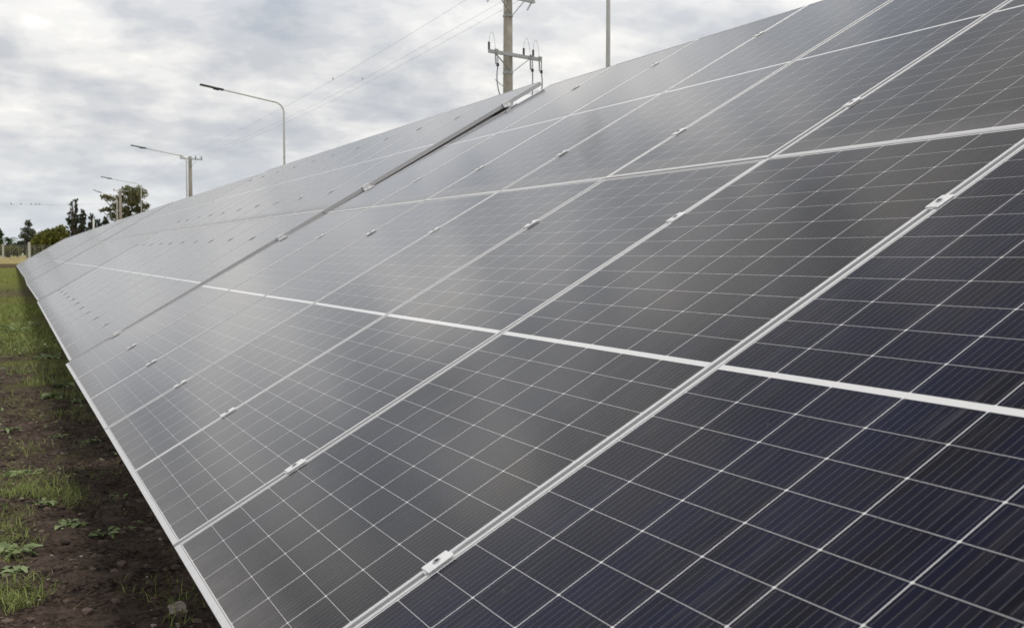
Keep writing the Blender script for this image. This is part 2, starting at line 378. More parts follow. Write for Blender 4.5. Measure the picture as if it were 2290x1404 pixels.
CE0 = obj('end_clamp', clamp_bm(True), M_CLAMP); EB0 = obj('bolt', bolt_bm(True), [M_GALV, M_DARKHOLE], CE0)
FREE = {'p': True, 'c': True, 'e': True}
def use(key, proto, root):
    if FREE[key]:
        FREE[key] = False; proto.parent = root; return proto
    c = dup(proto, root)
    for ch in list(proto.children): dup(ch, c)
    return c
RAILS = [0.40, 1.845, 2.66, 4.10]
def table(label, x0, z0, y0, yaw, pitch, roll, c0, c1, ior_fn, blue_fn, rail_out=0.16, small=True):
    rot = Matrix.Rotation(-yaw, 4, 'Z') @ Matrix.Rotation(pitch, 4, 'X')
    gl = gz(y0 + (c1 - c0) * P * 0.5)
    drop = max(0.12, H0 + z0 - gl)
    base = Vector((x0, y0, H0 + z0)) - rot.to_3x3() @ Vector((0, 0, drop))
    root = thing('solar_table', label, 'solar panel array', group='tables of solar panels in one long row')
    root.matrix_basis = Matrix.Translation(base) @ rot
    a = TILT + roll
    slope = Matrix(((math.cos(a), 0, -math.sin(a), 0), (0, 1, 0, 0), (math.sin(a), 0, math.cos(a), drop), (0, 0, 0, 1)))
    rr = random.Random(int(y0 * 100) + 5)
    jit = 1.0 if y0 < 5 else (0.5 if y0 < 15 else 0.12)
    yA, yB = c0 * P + GAP / 2, c1 * P - GAP / 2
    for c in range(c0, c1):
        for r in range(2):
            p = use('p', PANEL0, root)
            j = Matrix.Rotation(R(rr.uniform(-0.12, 0.12) * jit), 4, 'X') @ Matrix.Rotation(R(rr.uniform(-0.10, 0.10) * jit), 4, 'Y')
            ctr = Matrix.Translation((L / 2, W / 2, 0))
            p.matrix_basis = slope @ Matrix.Translation((r * (L + GAPV), c * P + GAP / 2, 0)) @ ctr @ j @ ctr.inverted()
            p['glass_rough'] = 0.11 if y0 < 5 else (0.13 if y0 < 15 else 0.15); p['glass_ior'] = ior_fn(c, r, rr); p['cell_blue'] = blue_fn(c, r, rr)
    for v in RAILS:
        for k in (range(c0 + 1, c1) if small else ()):
            q = use('c', CL0, root)
            q.matrix_basis = slope @ Matrix.Translation((v + rr.uniform(-0.012, 0.012), k * P, 0)) @ Matrix.Rotation(R(rr.uniform(-2, 2)), 4, 'Z')
        for yE, s in (((yB, 0), (yA, 180)) if small else ()):
            q = use('e', CE0, root)
            q.matrix_basis = slope @ Matrix.Translation((v, yE, 0)) @ Matrix.Rotation(R(s), 4, 'Z')
        bm = bmesh.new(); box(bm, v - 0.022, v + 0.022, yA - rail_out, yB + rail_out, -0.036 - 0.05, -0.0363, 0.002)
        obj('rail', bm, M_GALV, root, matrix=slope)
    n = max(3, int(round((c1 - c0) / 2.5)) + 1)
    for i in range(n):
        y = yA + 0.5 + (yB - yA - 1.0) * i / (n - 1)
        bm = bmesh.new(); box(bm, 0.15, 4.35, y - 0.03, y + 0.03, -0.087 - 0.08, -0.0872, 0.003)
        obj('rafter', bm, M_GALV, root, matrix=slope)
        for v in (0.9, 3.5):
            top = slope @ Vector((v, y, -0.15))
            bm = bmesh.new(); box(bm, top.x - 0.05, top.x + 0.05, y + 0.0325, y + 0.0925, -0.35, top.z, 0.004)
            obj('leg', bm, M_GALV, root)
    return root
def ior_near(c, r, rr): return {0: 1.28, -1: 1.28, 1: 1.38, 2: 1.46, 3: 1.60}.get(c, 1.95) + rr.uniform(-0.02, 0.02)
def blue_near(c, r, rr): return {0: 0.27, -1: 0.27}.get(c, -0.04 + rr.uniform(-0.08, 0.08))
def ior_far(c, r, rr): return 2.05 + rr.uniform(-0.01, 0.01)
def blue_far(c, r, rr): return rr.uniform(-0.1, 0.05)
table('nearest tilted solar array with dark cells and clear white grid lines filling the foreground', 0, 0, 0, 0, 0, 0, -2, 7, ior_near, blue_near, 0.07)
OFF = -GAP / 2
for lab, q, n in (
    ('second tilted solar array, starting just behind the open step in the row', (0.0367, 0.0030, 8.30, 0.0074, 0.0007, 0.0135), 10),
    ('third tilted solar array along the row, pale with sky reflection', (0.1424, 0.0201, 20.22, 0.005, -0.0012, 0.0074), 11),
    ('fourth tilted solar array along the row, between the third and the fifth', (0.2133, 0.018, 33.20, 0.0121, -0.0005, 0.007), 10),
    ('fifth tilted solar array along the row, in front of the tall broad tree', (0.3304, -0.0008, 45.00, 0.0077, -0.0022, 0.0097), 10)):
    x0, z0, y0, yaw, pit, rol = q
    table(lab, x0, z0, y0, yaw, pit, rol, 0, n, ior_far, blue_far, 0.07 if y0 < 30 else 0.03, y0 < 15)
for lab, c0, c1, gp in (('sixth tilted solar array along the row, narrow pale strip before the last one', 10, 24, 0.12), ('farthest tilted solar array, ending at the field beside the white fence post', 24, 54, 0.24)):
    table(lab, 0.3304, -0.0008, 45.00 + gp, 0.0077, -0.0022, 0.0097, c0, c1, ior_far, blue_far, 0.004, False)

# ------------------------------------------------------------------ street lamps
def lamp(label, px, D, top=8.85, arm=3.5, rise=0.62, head=0.95, r0=0.066):
    b = base_at(px, D)
    t = thing('street_lamp', label, 'street lamp', b, 'street lamps behind the solar panels')
    zt = top - b.z
    bm = bmesh.new(); pts, rd = [(0, 0, 0)], [r0]
    pts.append((0, 0, zt - 0.55)); rd.append(0.044)
    sl = math.atan2(rise, arm)
    rb = 0.5
    for k in range(1, 7):
        an = (math.pi / 2 - sl) * k / 6
        pts.append((-rb * (1 - math.cos(an)), 0, zt - 0.55 + rb * math.sin(an))); rd.append(0.043)
    lp = Vector(pts[-1]); d = Vector((-math.cos(sl), 0, math.sin(sl)))
    pts.append(lp + d * (arm - head)); rd.append(0.035)
    tube(bm, pts, rd, 12); obj('pole', bm, M_WHITEPOLE, t, True)
    e = lp + d * (arm - head)
    Mx = Matrix.Translation(e) @ Matrix.Rotation(math.pi, 4, 'Z') @ Matrix.Rotation(-sl, 4, 'Y')
    bm = bmesh.new()
    box(bm, -0.10, 0.22, -0.055, 0.055, -0.05, 0.05, 0.015, Mx); box(bm, 0.10, 0.38, -0.11, 0.11, -0.075, 0.035, 0.02, Mx); box(bm, 0.36, head + 0.05, -0.15, 0.15, -0.028, 0.03, 0.014, Mx)
    h = obj('lamp_head', bm, M_LAMP, t)
    bm = bmesh.new(); box(bm, 0.42, head - 0.02, -0.12, 0.12, -0.036, -0.0285, 0.002, Mx); obj('lens', bm, M_LENS, h)
lamp('tall pale lamp post at right, its top cut off by the photo edge', 1358, 26.6)
lamp('largest whole street lamp with long arm, pale bent pole rising behind the array', 638, 56)
lamp('street lamp whose pale pole stands against the dark utility pole', 420, 86)
lamp('thin street lamp whose pole stands against the right side of the broad tree', 318, 120)
lamp('short street lamp with steep arm in front of the broad tree', 263.5, 147, 8.85, 2.55, 0.85, 0.9, 0.14)

# ------------------------------------------------------------------ utility poles and wires
ADIR = Vector((0.93, 0.367, 0)).normalized(); LDIR = Vector((-ADIR.y, ADIR.x, 0))
def cyl(bm, p, q, r, n=10): tube(bm, [p, q], r, n)
def bar(bm, p, q, w_, h_):
    p, q = Vector(p), Vector(q); d = (q - p); ln = d.length; d.normalize()
    s = Vector((0, 0, 1)).cross(d)
    s = s.normalized() if s.length > 1e-4 else Vector((1, 0, 0)); u = d.cross(s)
    Mx = Matrix(((d.x, s.x, u.x, p.x), (d.y, s.y, u.y, p.y), (d.z, s.z, u.z, p.z), (0, 0, 0, 1)))
    box(bm, 0, ln, -w_ / 2, w_ / 2, -h_ / 2, h_ / 2, 0, Mx)
def insul(t, p, h=0.22, r=0.045, mt=None):
    bm = bmesh.new(); p = Vector(p)
    k = 5; pts, rd = [], []
    for i in range(k * 2 + 1): pts.append(p + Vector((0, 0, h * i / (k * 2)))); rd.append(r if i % 2 else r * 0.55)
    tube(bm, pts, rd, 10); return obj('insulator', bm, mt or M_BLACK, t, True)
POLES = []
def utility(label, px, D, full=True, top=11.25, r=0.182):
    b = base_at(px, D); t = thing('utility_pole', label, 'utility pole', b, 'concrete utility poles behind the array')
    bm = bmesh.new(); tube(bm, [(0, 0, -0.2), (0, 0, top)], [r * 1.25, r * 0.86], 16); obj('pole', bm, M_CONC, t, True)
    za = top - 0.25
    bm = bmesh.new(); bar(bm, ADIR * -1.15 - LDIR * (r + 0.05) + Vector((0, 0, za)), ADIR * 1.15 - LDIR * (r + 0.05) + Vector((0, 0, za)), 0.09, 0.11); arm = obj('crossarm', bm, M_GALV, t)
    for s in (-1, 1):
        bm = bmesh.new(); bar(bm, ADIR * (0.62 * s) - LDIR * (r + 0.02) + Vector((0, 0, za - 0.07)), ADIR * (0.05 * s) - LDIR * (r + 0.03) + Vector((0, 0, za - 0.62)), 0.05, 0.012); obj('brace', bm, M_GALV, t)
    bm = bmesh.new(); tube(bm, [(0, 0, za - 0.68), (0, 0, za - 0.62)], r * 1.04, 16); obj('band', bm, M_GALV, t)
    heads = []
    for s in (-1.05, 0.45, 1.05):
        p = ADIR * s - LDIR * (r + 0.05) + Vector((0, 0, za + 0.055)); insul(t, p, 0.25, 0.06); heads.append(b + p + Vector((0, 0, 0.26)))
    POLES.append((t, b, heads, za, r))
    return t
t1 = utility('thick near concrete utility pole with two crossarms and hanging cables', 1136, 43, top=11.13)
utility('distant utility pole with one crossarm, right beside a street lamp pole', 428, 109, top=10.15)
utility('farthest grey utility pole, standing in front of the broad tree', 271, 168, top=9.85, r=0.2)
# lower crossarm of the near pole: cut-out fuses, surge arresters, jumpers and down cables
zl, rp = 8.80, 0.182
bA = lambda s, dz=0.0: ADIR * s - LDIR * (rp + 0.06) + Vector((0, 0, zl + dz))
bm = bmesh.new(); bar(bm, bA(-1.20), bA(1.46), 0.10, 0.12); obj('crossarm', bm, M_GALV, t1)
for s in (-0.85, 0.85):
    bm = bmesh.new(); bar(bm, bA(s, -0.07), ADIR * (0.08 if s > 0 else -0.08) - LDIR * (rp + 0.03) + Vector((0, 0, zl - 0.58)), 0.055, 0.012); obj('brace', bm, M_GALV, t1)
bm = bmesh.new(); tube(bm, [(0, 0, zl - 0.66), (0, 0, zl - 0.58)], 0.193, 16); obj('band', bm, M_GALV, t1)
for s, s2 in ((-1.20, -0.88), (0.58, 0.92), (1.08, 1.40)):
    insul(t1, bA(s, 0.06), 0.26, 0.05)
    bm = bmesh.new(); q = bA(s2, 0)
    cyl(bm, q + Vector((0, 0, 0.12)), q + Vector((0.02, 0, -0.42)), 0.028); bar(bm, q - LDIR * 0.12 + Vector((0, 0, 0.05)), q - LDIR * 0.12 + Vector((0, 0, -0.45)), 0.035, 0.035)
    bar(bm, q + Vector((0, 0, 0.1)), q - LDIR * 0.14 + Vector((0, 0, 0.06)), 0.04, 0.04); bar(bm, q + Vector((0.02, 0, -0.42)), q - LDIR * 0.14 + Vector((0, 0, -0.45)), 0.05, 0.05)
    obj('fuse_cutout', bm, M_GALV, t1)
    bm = bmesh.new(); cyl(bm, q - LDIR * 0.12 + Vector((0, 0, -0.52)), q - LDIR * 0.12 + Vector((0, 0, -0.42)), 0.05); obj('fuse_cap', bm, M_BLACK, t1)
    a0, a1 = bA(s, 0.32), bA(s2, 0.12); pts = []
    for k in range(13):
        f = k / 12; p = a0.lerp(a1, f); p.z += math.sin(math.pi * f) ** 0.6 * 0.46; pts.append(p)
    bm = bmesh.new(); tube(bm, pts, 0.0065, 6); obj('jumper_wire', bm, M_WIRE, t1)
    drift = {-0.88: 0.36, 0.92: -0.10, 1.40: -0.42}[s2]
    p0 = q - LDIR * 0.12 + Vector((0, 0, -0.5)); pts = []
    for k in range(15):
        f = k / 14
        pts.append(p0 + ADIR * (drift * (f ** 2.0) * 1.25 - 0.22 * drift * math.sin(math.pi * min(1, f * 1.3))) + Vector((0, 0, -1.75 * f)))
    bm = bmesh.new(); tube(bm, pts, 0.021, 8); obj('down_cable', bm, M_CABLE, t1)
pts = [bA(-0.90, -0.98) + (bA(1.36, -1.15) - bA(-0.90, -0.98)) * (k / 16) - Vector((0, 0, 0.32 * math.sin(math.pi * k / 16))) for k in range(17)]
bm = bmesh.new(); tube(bm, pts, 0.012, 6); obj('tie_cable', bm, M_WIRE, t1)
for s in (-1.05, 1.0):
    bm = bmesh.new(); p = ADIR * s - LDIR * (rp + 0.05) + Vector((0, 0, POLES[0][3] - 0.05)); cyl(bm, p, p + ADIR * (-0.22) + Vector((0, 0, -0.30)), 0.03); obj('fuse_cutout', bm, M_GALV, t1)

def wire(name, a, b_, sag, label, group, r=0.0045, cat='power line'):
    a, b_ = Vector(a), Vector(b_); pts = []
    for k in range(25):
        f = k / 24; p = a.lerp(b_, f); p.z -= sag * 4 * f * (1 - f); pts.append(p - a)
    bm = bmesh.new(); tube(bm, pts, r, 6); o = obj(name, bm, M_WIRE); o.location = a
    tag(o, label, cat, group); return lambda f: a + pts[int(f * 24)].lerp(pts[min(24, int(f * 24) + 1)], f * 24 - int(f * 24))
G = 'overhead wires strung between the utility poles'
WNAMES = ('highest', 'middle', 'lowest')
wf = []
for i in range(3):
    wf.append(wire('overhead_wire', POLES[0][2][i], POLES[1][2][i], 0.55, '%s of the three wires running down left from the near utility pole' % WNAMES[i], G))
for i in range(3):
    wire('overhead_wire', POLES[1][2][i], POLES[2][2][i], 0.5, 'thin wire from the distant utility pole towards the broad tree', G)
for i in range(3):
    bk = POLES[0][2][i] + LDIR * -60 + Vector((0, 0, 1.0))
    wire('overhead_wire', POLES[0][2][i], bk, 0.6, 'thin wire at the top of the near utility pole', G)
pL = at(-420, 430, 150); pR = POLES[2][1] + Vector((0, 0, 7.8))
bw = wire('bird_wire', pL, pR, 0.75, 'low wire with small birds on it, crossing the sky at far left', G, 0.012)

def bird_bm(s=1.0):
    bm = bmesh.new()
    tube(bm, [Vector(p) * s for p in ((-0.20, 0, 0.005), (-0.10, 0, 0.05), (0.0, 0, 0.10), (0.055, 0, 0.155), (0.08, 0, 0.20), (0.10, 0, 0.235), (0.125, 0, 0.245))], [x * s for x in (0.008, 0.022, 0.052, 0.050, 0.034, 0.034, 0.012)], 8)
    tube(bm, [Vector((0.115, 0, 0.242)) * s, Vector((0.155, 0, 0.236)) * s], [0.010 * s, 0.002 * s], 5)
    for y in (-0.018, 0.018): tube(bm, [Vector((0.0, y, 0.07)) * s, Vector((0.0, y, 0.0)) * s], 0.006 * s, 5)
    return bm
b0 = None
def nearest_f(fn, px):
    best = min((abs(((fn(k / 400) - CAM).dot(CX)) / -((fn(k / 400) - CAM).dot(CZ)) * F_PX + 1145 - px), k / 400) for k in range(400)); return best[1]
BG = 'small birds perched on the overhead wires'
BL = [('leftmost of the five birds on the low wire', 25), ('second bird from the left, alone on the low wire', 47), ('third bird of five, at the middle of the low wire', 70), ('fourth bird of five on the low wire, close to its neighbours', 80), ('rightmost of the five birds on the low wire', 87.5)]
for fn, lst in ((bw, BL), (wf[0], [('single dark bird on the highest wire above the largest street lamp', 745)]), (wf[1], [('single dark bird on the middle wire left of the near utility pole', 810)])):
    for lab, px in lst:
        p = fn(nearest_f(fn, px)); sc = 0.95 if fn is bw else 0.45
        if b0 is None: o = b0 = obj('bird', bird_bm(), M_BIRD, None, True)
        else: o = dup(b0)
        o.location = p; o.rotation_euler = (0, 0, random.uniform(0, 6.28)); o.scale = (sc,) * 3
        tag(o, lab, 'bird', BG)

# ------------------------------------------------------------------ trees
def leafcloud(bm, blobs, n, size, rng, shell=0.55, flat=0.0):
    tot = sum(b[3] * b[4] * b[5] for b in blobs)
    for (x, y, z, a, b_, c) in blobs:
        k = max(6, int(n * a * b_ * c / tot))
        for _ in range(k):
            d = Vector((rng.gauss(0, 1), rng.gauss(0, 1), rng.gauss(0, 1))).normalized() * (shell + (1 - shell) * rng.random()) * (1 + rng.gauss(0, 0.07))
            p = Vector((x + d.x * a, y + d.y * b_, z + d.z * c))
            u = Vector((rng.gauss(0, 1), rng.gauss(0, 1), rng.gauss(0, 1 - flat))).normalized(); v = u.cross(Vector((rng.gauss(0, 1), rng.gauss(0, 1), rng.gauss(0, 1)))).normalized()
            s = size * rng.uniform(0.6, 1.3)
            q = [bm.verts.new(p + u * s), bm.verts.new(p + v * s * 0.55), bm.verts.new(p - u * s), bm.verts.new(p - v * s * 0.55)]
            bm.faces.new(q)
def limb(bm, a, b_, r0, r1, rng, k=5):
    a, b_ = Vector(a), Vector(b_); pts, rd = [], []
    for i in range(k + 1):
        f = i / k; j = Vector((rng.uniform(-1, 1), rng.uniform(-1, 1), 0)) * (a - b_).length * 0.04 * (0 if i in (0, k) else 1)
        pts.append(a.lerp(b_, f) + j); rd.append(r0 + (r1 - r0) * f)
    tube(bm, pts, rd, 7)
TG = 'trees and shrubs beyond the fence'
def tree(label, px, D, blobs_px, leaf, n, size, name='tree', trunk=True, seed=1, shell=0.5, cat='tree', group=TG):
    """blobs_px: (centre px, centre py, half width px, half height px) in photo pixels at distance D"""
    rng = random.Random(seed); b = base_at(px, D); t = thing(name, label, cat, b, group)
    hd = Vector((CX.x, CX.y, 0)).normalized(); k = D / F_PX; blobs = []
    for (cx, cy, hw, hh) in blobs_px:
        p = at(cx, cy, D) - b + Vector((-CZ.x, -CZ.y, 0)).normalized() * rng.uniform(-0.5, 0.5) * hw * k
        blobs.append((p.x, p.y, p.z, hw * k, hw * k, hh * k))
    if trunk:
        bm = bmesh.new(); top = max(q[2] for q in blobs); r = 0.03 * top
        limb(bm, (0, 0, -0.2), (0, 0, top * 0.55), r, r * 0.55, rng)
        for q in blobs: limb(bm, (0, 0, min(top * 0.5, max(0.5, q[2] * 0.55))), (q[0], q[1], q[2]), r * 0.45, r * 0.12, rng, 4)
        obj('trunk', bm, M_BARK, t, True)
    bm = bmesh.new(); leafcloud(bm, blobs, n, size, rng, shell); obj('crown', bm, leaf, t)
    return t
tree('tall broad olive-green tree with gaps in its crown, behind the lamp posts', 285, 185,
     [(310, 432, 22, 17), (286, 428, 20, 13), (300, 450, 22, 14), (270, 446, 16, 12), (245, 443, 15, 9), (232, 441, 9, 6), (262, 462, 14, 10), (238, 469, 17, 6), (228, 471, 9, 5), (282, 470, 18, 12), (306, 468, 17, 11), (322, 462, 13, 9), (330, 459, 8, 6), (258, 484, 18, 10), (288, 488, 20, 12), (316, 482, 12, 10)], M_OLIVELEAF, 3000, 0.27, seed=3, shell=0.15)
def conifer(label, px, D, top, w_, seed, skew=0.0):
    rng = random.Random(seed); bl = []
    base = 555; n = 11
    for i in range(n):
        f = i / (n - 1); y = top + 4 + (base - top) * f; hw = w_ * (0.22 + 0.78 * f ** 0.8) * rng.uniform(0.7, 1.15)
        bl.append((px + skew * (1 - f) + rng.uniform(-1, 1) * hw * 0.2, y, hw * 0.42, (base - top) / n * 0.6))
        for s_ in (-1, 1):
            for _ in range(2):
                bl.append((px + s_ * hw * rng.uniform(0.45, 1.15), y + rng.uniform(-5, 4), hw * rng.uniform(0.22, 0.42), rng.uniform(2.0, 4.2)))
    return tree(label, px, D, bl, M_DARKLEAF, 2600, 0.24, 'conifer', True, seed, 0.2)
conifer('tallest dark conifer with ragged layered branches, left of the broad tree', 166, 175, 446, 27, 5, 2)
conifer('slimmer dark conifer touching the right side of the tallest conifer', 185, 176, 468, 15, 6)
conifer('small narrow dark conifer, just right of the conifer pair', 206, 182, 480, 17, 7)
conifer('low dark conifer between the narrow conifer and the broad tree', 221, 184, 491, 14, 8)
conifer('low dark conifer at the foot of the broad tree', 236, 184, 485, 19, 18)
tree('round olive-green bushy tree rising over the end of the array', 112, 165, [(112, 545, 36, 30), (132, 520, 20, 14), (140, 509, 10, 6), (92, 540, 20, 22), (124, 532, 26, 20), (80, 556, 14, 22), (145, 536, 12, 18)], M_BUSHLEAF, 5200, 0.26, 'bushy_tree', True, 9, 0.55)
tree('pale feathery tree with a thin see-through top', 63, 178, [(64, 500, 9, 9), (60, 514, 13, 8), (70, 520, 11, 10), (55, 528, 12, 9), (66, 537, 14, 10), (62, 552, 15, 12)], M_PALELEAF, 1900, 0.20, 'feathery_tree', True, 10, 0.2)
tree('dense dark shrub between the palm and the pale feathery tree', 48, 180, [(48, 552, 14, 14), (60, 558, 13, 12), (36, 557, 12, 13), (20, 556, 12, 12)], M_DARKLEAF, 2200, 0.25, 'shrub', False, 12, 0.4, 'shrub')
tree('low olive shrub behind the wire fence at far left', 14, 172, [(14, 562, 16, 12), (34, 562, 14, 12), (26, 556, 11, 9), (2, 560, 12, 12)], M_BUSHLEAF, 1900, 0.22, 'shrub', False, 13, 0.4, 'shrub')
tree('low brownish shrub behind the white fence post', 78, 168, [(78, 568, 10, 9), (92, 570, 12, 8), (66, 570, 8, 7)], M_OLIVELEAF, 1200, 0.22, 'shrub', False, 14, 0.4, 'shrub')
tree('green treetop cut by the left photo edge above the palm', -4, 190, [(-4, 524, 9, 12), (-8, 512, 8, 8), (0, 546, 8, 12)], M_PALMLEAF, 1300, 0.24, 'tree', True, 15, 0.4)
def palm(label, px, D, topy, rad, seed):
    rng = random.Random(seed); b = base_at(px, D); t = thing('palm_tree', label, 'palm', b, TG)
    h = (at(px, topy, D) - b).z; bm = bmesh.new(); tube(bm, [(0, 0, -0.2), (0.1, 0, h * 0.5), (0, 0, h)], [0.26, 0.2, 0.17], 9); obj('trunk', bm, M_BARK, t, True)
    bm = bmesh.new()
    for i in range(26):
        an = rng.uniform(0, 6.28); el = rng.uniform(-0.5, 1.25); ln = rad * rng.uniform(0.75, 1.1); prev = None
        for k in range(9):
            f = k / 8; hh = Vector((math.cos(an), math.sin(an), 0))
            p = Vector((0, 0, h)) + hh * ln * f * math.cos(el * (1 - f * 0.6)) + Vector((0, 0, ln * (math.sin(el) * f - 0.75 * f * f)))
            if prev is not None:
                sd = Vector((0, 0, 1)).cross(hh).normalized() * 0.42 * (1 - f) ** 0.5
                for s in (-1, 1):
                    q = (prev + p) / 2 + sd * s + Vector((0, 0, -0.14))
                    bm.faces.new((bm.verts.new(prev), bm.verts.new(p), bm.verts.new(q)))
            prev = p
    obj('crown', bm, M_PALMLEAF, t)
palm('short palm with drooping fronds near the left photo edge', 20, 174, 536, 1.55, 4)

# ------------------------------------------------------------------ field fence
FY = 152.0
def xf(px):
    d = CX * ((px - 1145) / F_PX) - CY * ((572 - 702) / F_PX) - CZ; return CAM.x + d.x * (FY - CAM.y) / d.y
ft = thing('wire_fence', 'long wire fence with thin pale posts along the far edge of the dry field', 'fence', (xf(40), FY, gz(FY)))
x0f, x1f = xf(-260) - xf(40), xf(330) - xf(40)
bm = bmesh.new()
for z in (0.15, 0.45, 0.75, 1.05, 1.35, 1.6): tube(bm, [(x0f, 0, z), (x1f, 0, z)], 0.008, 4)
n = int((x1f - x0f) / 0.22)
for i in range(n): 
    xx = x0f + (x1f - x0f) * i / n; tube(bm, [(xx, 0.012, 0.02), (xx, 0.012, 1.6)], 0.006, 3, False)
obj('wire_mesh', bm, M_WIRE, ft)
xq = x0f
while xq < x1f:
    bm = bmesh.new(); box(bm, xq - 0.03, xq + 0.03, -0.10, -0.04, -0.3, 1.55, 0.01); obj('post', bm, M_CONC, ft); xq += 0.9
for lab, px, hgt, wd in (('thick white concrete fence post standing at the end of the array', 65.5, 1.95, 0.30), ('white fence post near the left photo edge', 7, 1.75, 0.2)):
    bm = bmesh.new(); box(bm, -wd / 2, wd / 2, -wd / 2, wd / 2, -0.3, hgt, 0.03)
    o = obj('fence_post', bm, M_POST); o.location = (xf(px), FY - 0.45, gz(FY)); tag(o, lab, 'fence post', 'white concrete fence posts')
bm = bmesh.new(); tube(bm, [(0, 0, -0.3), (0, 0, 5.4)], [0.16, 0.12], 10); o = obj('concrete_pole', bm, M_POST, None, True); o.location = base_at(210.5, 160)
tag(o, 'short bare pale pole in front of the narrow conifer', 'pole')

# ------------------------------------------------------------------ weeds, grass, stones
def leaf(bm, base, ang, ln, wd, lift, droop, rng, lobes=5):
    dirv = Vector((math.cos(ang), math.sin(ang), 0)); side = Vector((-dirv.y, dirv.x, 0)); n = 9; rows = []
    tw = rng.uniform(-0.3, 0.3)
    for k in range(n + 1):
        f = k / n
        wv = wd * (math.sin(math.pi * min(1, 0.10 + f * 0.90)) ** 0.8) * (0.72 + 0.38 * abs(math.sin(f * math.pi * lobes))) * (0.16 if f < 0.18 else 1)
        c = base + dirv * ln * f * (1 - 0.15 * f) + Vector((0, 0, ln * (lift * f - droop * f * f)))
        s = side * math.cos(tw) + Vector((0, 0, math.sin(tw)))
        cup = Vector((0, 0, wv * 0.28 + rng.uniform(-0.1, 0.1) * wv))
        rows.append((bm.verts.new(c - s * wv + cup), bm.verts.new(c), bm.verts.new(c + s * wv + cup)))
    for a, b_ in zip(rows, rows[1:]):
        bm.faces.new((a[0], a[1], b_[1], b_[0])); bm.faces.new((a[1], a[2], b_[2], b_[1]))
def weed_bm(rad, nl, rng):
    bm = bmesh.new()
    rad *= 0.82
    for i in range(int(nl * 2.6)):
        an = i * 2.4 + rng.uniform(-0.7, 0.7); l = rad * rng.uniform(0.3, 1.1); sp = rad * 0.55
        leaf(bm, Vector((rng.uniform(-sp, sp), rng.uniform(-sp, sp), 0.0)), an, l, l * rng.uniform(0.15, 0.27), rng.uniform(0.15, 0.75), rng.uniform(0.3, 0.8), rng, rng.choice((3, 4, 5)))
    return bm
WG = 'leafy weeds on the bare soil beside the array'
def put(o, px, py):
    p = ground_at(px, py); p.z = relief(p.x, p.y) + 0.0 if 2.4 < p.y < 24 else gz(p.y); o.location = p; return p
for i, (px, py, rad, nl, lab) in enumerate((
    (52, 1058, 0.17, 14, 'lush pale-green weed clump on bare soil at the left edge'),
    (28, 1238, 0.15, 13, 'broad weed with pale lobed leaves at the left edge, above a grass tuft'),
    (22, 1282, 0.12, 10, 'smaller rounded weed just below the broad lobed weed'),
    (150, 1155, 0.11, 7, 'flat weed with a long pale leaf, left end of the weed line'),
    (165, 1178, 0.13, 9, 'flat creeping weed below the long pale leaf'),
    (240, 1190, 0.12, 8, 'low creeping weed in the middle of the weed line on dark soil'),
    (283, 1178, 0.10, 7, 'dark weed at the right end of the weed line'),
    (308, 1166, 0.045, 4, 'single yellowish leaf standing up at the right end of the weed line'),
    (130, 971, 0.10, 7, 'small isolated weed on bare soil, left of the leafy pair'),
    (198, 988, 0.13, 10, 'loose leafy weed close to the low edge of the array'),
    (196, 1037, 0.08, 5, 'tiny weed just under the loose leafy weed'),
    (10, 962, 0.12, 7, 'greyish weed at the left photo edge, beside the isolated weed'),
    (118, 886, 0.20, 13, 'wide bright-leaved weed among grass near the array'),
    (165, 898, 0.12, 8, 'small bright weed right of the wide bright-leaved weed'),
    (148, 862, 0.18, 12, 'tall leafy weed under the step in the array'),
    (30, 742, 0.42, 16, 'large far weed clump in the green strip at the left edge'),
    (58, 728, 0.34, 14, 'far weed clump right of the large one, in the green strip'),
    (108, 800, 0.26, 12, 'dark weed clump in shade below the second array'),
    (265, 1108, 0.07, 6, 'small shaded weed close under the array edge'),
    (96, 1128, 0.10, 9, 'weed mixed with grass below the lush pale clump'))):
    rng = random.Random(100 + i); o = obj('weed', weed_bm(rad, nl, rng), M_WEED, None, True); put(o, px, py)
    tag(o, lab, 'weed', WG)
